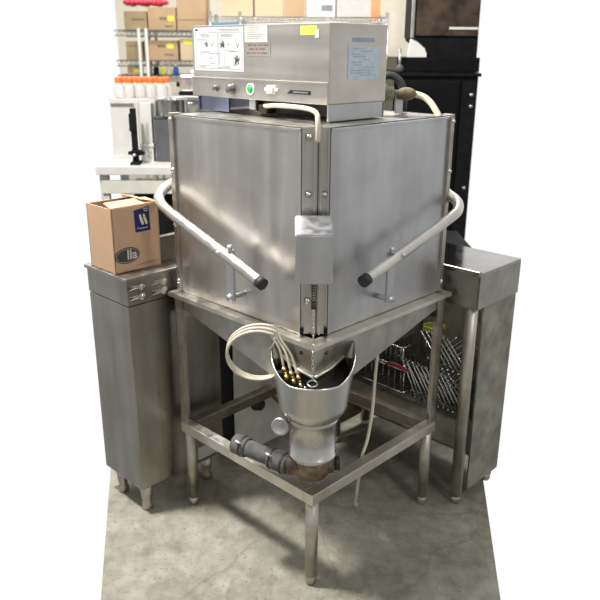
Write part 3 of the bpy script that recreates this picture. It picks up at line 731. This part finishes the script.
carton(-1.42, -1.285, 1.453, 1.60, 'cardboard_dark', 'olive carton on the middle shelf behind the two white posts', prints=((-1.40, 1.56, .11, .008),))
carton(-1.272, -.996, 1.453, 1.61, 'cardboard', 'tan carton with yellow sticker on the middle shelf', y0=4.53, sticker=(-1.085, 1.545, .055, .038), prints=((-1.16, 1.553, .018, .022), (-1.138, 1.553, .018, .022), (-1.115, 1.553, .014, .022), (-1.11, 1.492, .08, .010)))
carton(-.975, -.80, 1.453, 1.625, 'cardboard_light', 'pale carton at the right end of the middle shelf', sticker=(-.945, 1.575, .07, .038))
carton(-1.42, -1.325, 1.336, 1.405, 'cardboard', 'small tan carton on the green shelf behind the jars', sticker=(-1.37, 1.355, .05, .028), dep=.2)
rb = MB()
for k in range(9):
    x = -1.40 + k * .036; rb.ball((x, 4.64, 1.862 + .040), .045, 12, (1.0, 1.8, .62 + .15 * math.sin(k * 2.1)))
tag(rb.build('red_bag', 'red'), 'bright red plastic bag lying on the upper shelf cartons', 'bag')
def bottle(x, mat, hgt, label):
    b = thing('bottle', label, 'bottle', (x, 4.56, 1.336))
    MB().lathe([(0, 0), (.022, 0), (.024, .006), (.024, hgt * .6), (.012, hgt * .8), (.011, hgt * .86), (0, hgt * .86)], segs=16).build('bottle_body', mat, b)
    MB().lathe([(.013, hgt * .85), (.013, hgt), (0, hgt)], segs=12).build('cap', 'white_plastic' if mat != 'black' else 'black', b)
bottle(-1.19, 'black', .085, 'small black bottle on the green shelf'); bottle(-1.13, 'yellow', .08, 'small yellow bottle on the green shelf')
bottle(-1.08, 'cream_hose', .09, 'small cream bottle between yellow and blue bottles'); bottle(-1.025, 'blue', .085, 'small blue bottle on the green shelf')

# ------------------------------------------------------------------ centre wire shelf behind the control box
shelving('chrome wire shelving behind the control box', -.712, .70, 4.25, 4.75, (.45, 1.575, 1.785), (-.695, -.46, .69), 1.82, ('chrome', 'chrome', 'chrome'), 'chrome')
crt = thing('blue_crate', 'blue plastic crate on the chrome shelving', 'crate', (-.56, 4.45, 1.577))
cr = MB(); cr.box(-.125, -.12, 0, .125, .12, .008)
for a in ((-.125, -.12, -.119, .12), (.119, -.12, .125, .12), (-.119, -.12, .119, -.114), (-.119, .114, .119, .12)): cr.box(a[0], a[1], .008, a[2], a[3], .16)
cr.build('tub', 'blue_bin', crt); MB().box(-.132, -.127, .15, .132, -.118, .165).box(-.132, .118, .15, .132, .127, .165).build('rim', 'blue_bin', crt)
def simple_box(x0, x1, z1, mat, label, y0=4.3, lab=None):
    c = thing('carton', label, 'box', (0, 0, 0), 0, 'cartons on the chrome shelving')
    MB().box(x0, y0, 1.786, x1, y0 + .3, z1, .003).build('box_body', mat, c)
    if lab: MB().box(lab[0], y0 - .002, lab[1], lab[0] + lab[2], y0, lab[1] + lab[3]).build('grey_label', 'ink_light', c)
simple_box(-.60, -.36, 1.99, 'cardboard_light', 'pale carton above the blue crate'); simple_box(-.34, -.125, 1.99, 'cardboard_light', 'pale carton left of the tan carton on chrome shelving')
simple_box(-.115, .045, 1.99, 'cardboard', 'tan carton on the chrome shelving above the yellow sticker'); simple_box(.06, .285, 1.99, 'white_plastic', 'white carton with grey label on chrome shelving', lab=(.175, 1.83, .09, .045))
simple_box(.295, .565, 1.99, 'white_paint', 'plain white carton at the right end of the chrome shelving')
op = MB().box(.635, 5.0, 0, .72, 5.07, 2.35, .004); tag(op.build('orange_rack_upright', 'orange_post'), 'orange steel rack upright against the cream wall', 'post')

# ------------------------------------------------------------------ black cabinet and display case on the right
bc = thing('black_cabinet', 'tall black cabinet behind the right side of the dishwasher', 'cabinet')
MB().box(.485, 2.22, .05, .935, 2.80, 1.412, .006).build('carcass', 'black_gloss', bc); MB().box(.475, 2.20, 1.412, .945, 2.82, 1.430, .003).build('top', 'black', bc)
MB().box(.50, 2.25, 0, .94, 2.78, .05).build('plinth', 'black', bc)
MB().box(.50, 2.205, .10, .835, 2.22, 1.39, .004).build('door', 'black_gloss', bc)
dh = MB().box(.85, 2.208, .10, .93, 2.22, 1.39, .003).build('side_panel', 'black', bc)
for z in (1.32, 1.26, .82): MB().lathe([(.010, 0), (.010, .006), (0, .008)], (.90, 2.208, z), (0, -1, 0), 12).build('screw', 'chrome', bc)
dc = thing('display_case', 'brown glazed display case with white strip on the black cabinet', 'display case')
MB().box(.505, 2.28, 1.431, .95, 2.75, 1.508, .004).build('base', 'black_gloss', dc)
MB().prism([(.685, 2.36, 1.508), (.95, 2.36, 1.508), (.95, 2.36, 1.607), (.610, 2.36, 1.607), (.610, 2.36, 1.595), (.665, 2.36, 1.56)], (0, .36, 0)).build('pedestal', 'black', dc)
MB().box(.602, 2.38, 1.607, .955, 2.72, 1.98, .004).build('case', 'black', dc)
MB().box(.612, 2.365, 1.617, .95, 2.38, 1.97, .003).build('glass_front', 'brown_glass', dc)
MB().box(.588, 2.37, 1.607, .602, 2.40, 1.98, .002).build('edge_strip', 'chrome', dc)
MB().box(.790, 2.360, 1.650, .945, 2.366, 1.662).build('white_strip', 'white_plastic', dc)
fu = thing('white_funnel', 'white funnel shaped spout beside the display case pedestal', 'funnel', (.600, 2.30, 1.508))
MB().prism([(-.034, -.01, .018), (.062, -.01, .018), (.050, -.01, .045), (.012, -.01, .075), (-.022, -.01, .092)], (0, .05, 0)).build('spout', 'white_plastic', fu)
MB().box(-.034, -.01, 0, .062, .04, .018).build('base', 'white_plastic', fu)
ks = thing('grey_tap', 'small grey tap with dark knob at the edge of black cabinet', 'tap', (.515, 2.25, 1.430))
MB().cyl((0, 0, 0), (0, 0, .12), .007, 10).build('column', 'steel_side', ks); MB().ball((0, -.016, .02), .022, 14).build('knob', 'dark_grey', ks)

# ------------------------------------------------------------------ light
w = bpy.data.worlds.new('hall_surround'); scene.world = w; w.use_nodes = True
nt = w.node_tree; bg = nt.nodes['Background']
tc = nt.nodes.new('ShaderNodeTexCoord'); sx = nt.nodes.new('ShaderNodeSeparateXYZ'); nt.links.new(tc.outputs['Generated'], sx.inputs[0])
rp = nt.nodes.new('ShaderNodeValToRGB'); mr = nt.nodes.new('ShaderNodeMapRange')
mr.inputs['From Min'].default_value = -1; mr.inputs['From Max'].default_value = 1
nt.links.new(sx.outputs['Y'], mr.inputs['Value']); nt.links.new(mr.outputs[0], rp.inputs['Fac'])
e = rp.color_ramp.elements; e[0].position = 0; e[0].color = (.50, .495, .48, 1); e[1].position = .82; e[1].color = (1.02, 1.02, 1.02, 1)
k = e.new(.35); k.color = (.52, .517, .505, 1); k = e.new(.55); k.color = (.66, .658, .65, 1)
# dims towards the floor; an added white glow fills the empty view straight ahead
lo = nt.nodes.new('ShaderNodeMapRange'); lo.inputs['From Min'].default_value = -.35; lo.inputs['From Max'].default_value = .05
lo.inputs['To Min'].default_value = .56; lo.inputs['To Max'].default_value = 1.0; nt.links.new(sx.outputs['Z'], lo.inputs['Value'])
ah = nt.nodes.new('ShaderNodeMapRange'); ah.inputs['From Min'].default_value = .50; ah.inputs['From Max'].default_value = .64
nt.links.new(sx.outputs['Y'], ah.inputs['Value'])
mxx = nt.nodes.new('ShaderNodeMath'); mxx.operation = 'MAXIMUM'; nt.links.new(lo.outputs[0], mxx.inputs[0]); nt.links.new(ah.outputs[0], mxx.inputs[1])
vm = nt.nodes.new('ShaderNodeVectorMath'); vm.operation = 'SCALE'; nt.links.new(rp.outputs['Color'], vm.inputs[0]); nt.links.new(mxx.outputs[0], vm.inputs['Scale'])
nt.links.new(vm.outputs[0], bg.inputs['Color']); bg.inputs['Strength'].default_value = 1.0

def area(name, loc, aim, sx_, sy_, power, col=(1, .98, .95)):
    l = bpy.data.lights.new(name, 'AREA'); l.shape = 'RECTANGLE'; l.size = sx_; l.size_y = sy_; l.energy = power; l.color = col
    o = bpy.data.objects.new(name, l); COL.objects.link(o); o.location = loc
    o.rotation_euler = (Vector(aim) - Vector(loc)).to_track_quat('-Z', 'Y').to_euler()
    return o
area('ceiling_tube_left', (-1.30, .25, 3.3), (-.1, .2, .3), .30, .30, 165)
area('ceiling_tube_right', (1.6, -2.0, 3.2), (.3, .4, .3), .4, .4, 26, (.93, .97, 1))
area('back_fill', (0, 3.4, 3.6), (0, 4.0, 0), 3.0, .6, 115)  # added fill that brightens the background, not a known lamp

# ------------------------------------------------------------------ camera
cam = bpy.data.cameras.new('camera'); co = bpy.data.objects.new('camera', cam); COL.objects.link(co); scene.camera = co
yaw, pit, rol, f = .0143, .3354, .0062, 717.74
fw = Vector((math.sin(yaw) * math.cos(pit), math.cos(yaw) * math.cos(pit), -math.sin(pit)))
rt_ = Vector((math.cos(yaw), -math.sin(yaw), 0)); up_ = rt_.cross(fw)
r2 = rt_ * math.cos(rol) + up_ * math.sin(rol); u2 = r2.cross(fw)
co.matrix_world = Matrix(((r2.x, u2.x, -fw.x, -.0643), (r2.y, u2.y, -fw.y, -1.7606), (r2.z, u2.z, -fw.z, 1.5414), (0, 0, 0, 1)))
cam.sensor_width = 36; cam.lens = f / 600 * 36; cam.clip_start = .05
cam.dof.use_dof = True; cam.dof.focus_distance = 2.15; cam.dof.aperture_fstop = 4.0
scene.view_settings.view_transform = 'Standard'; scene.view_settings.look = 'None'
scene.view_settings.exposure = 0; scene.view_settings.gamma = 1; scene.view_settings.use_curve_mapping = False
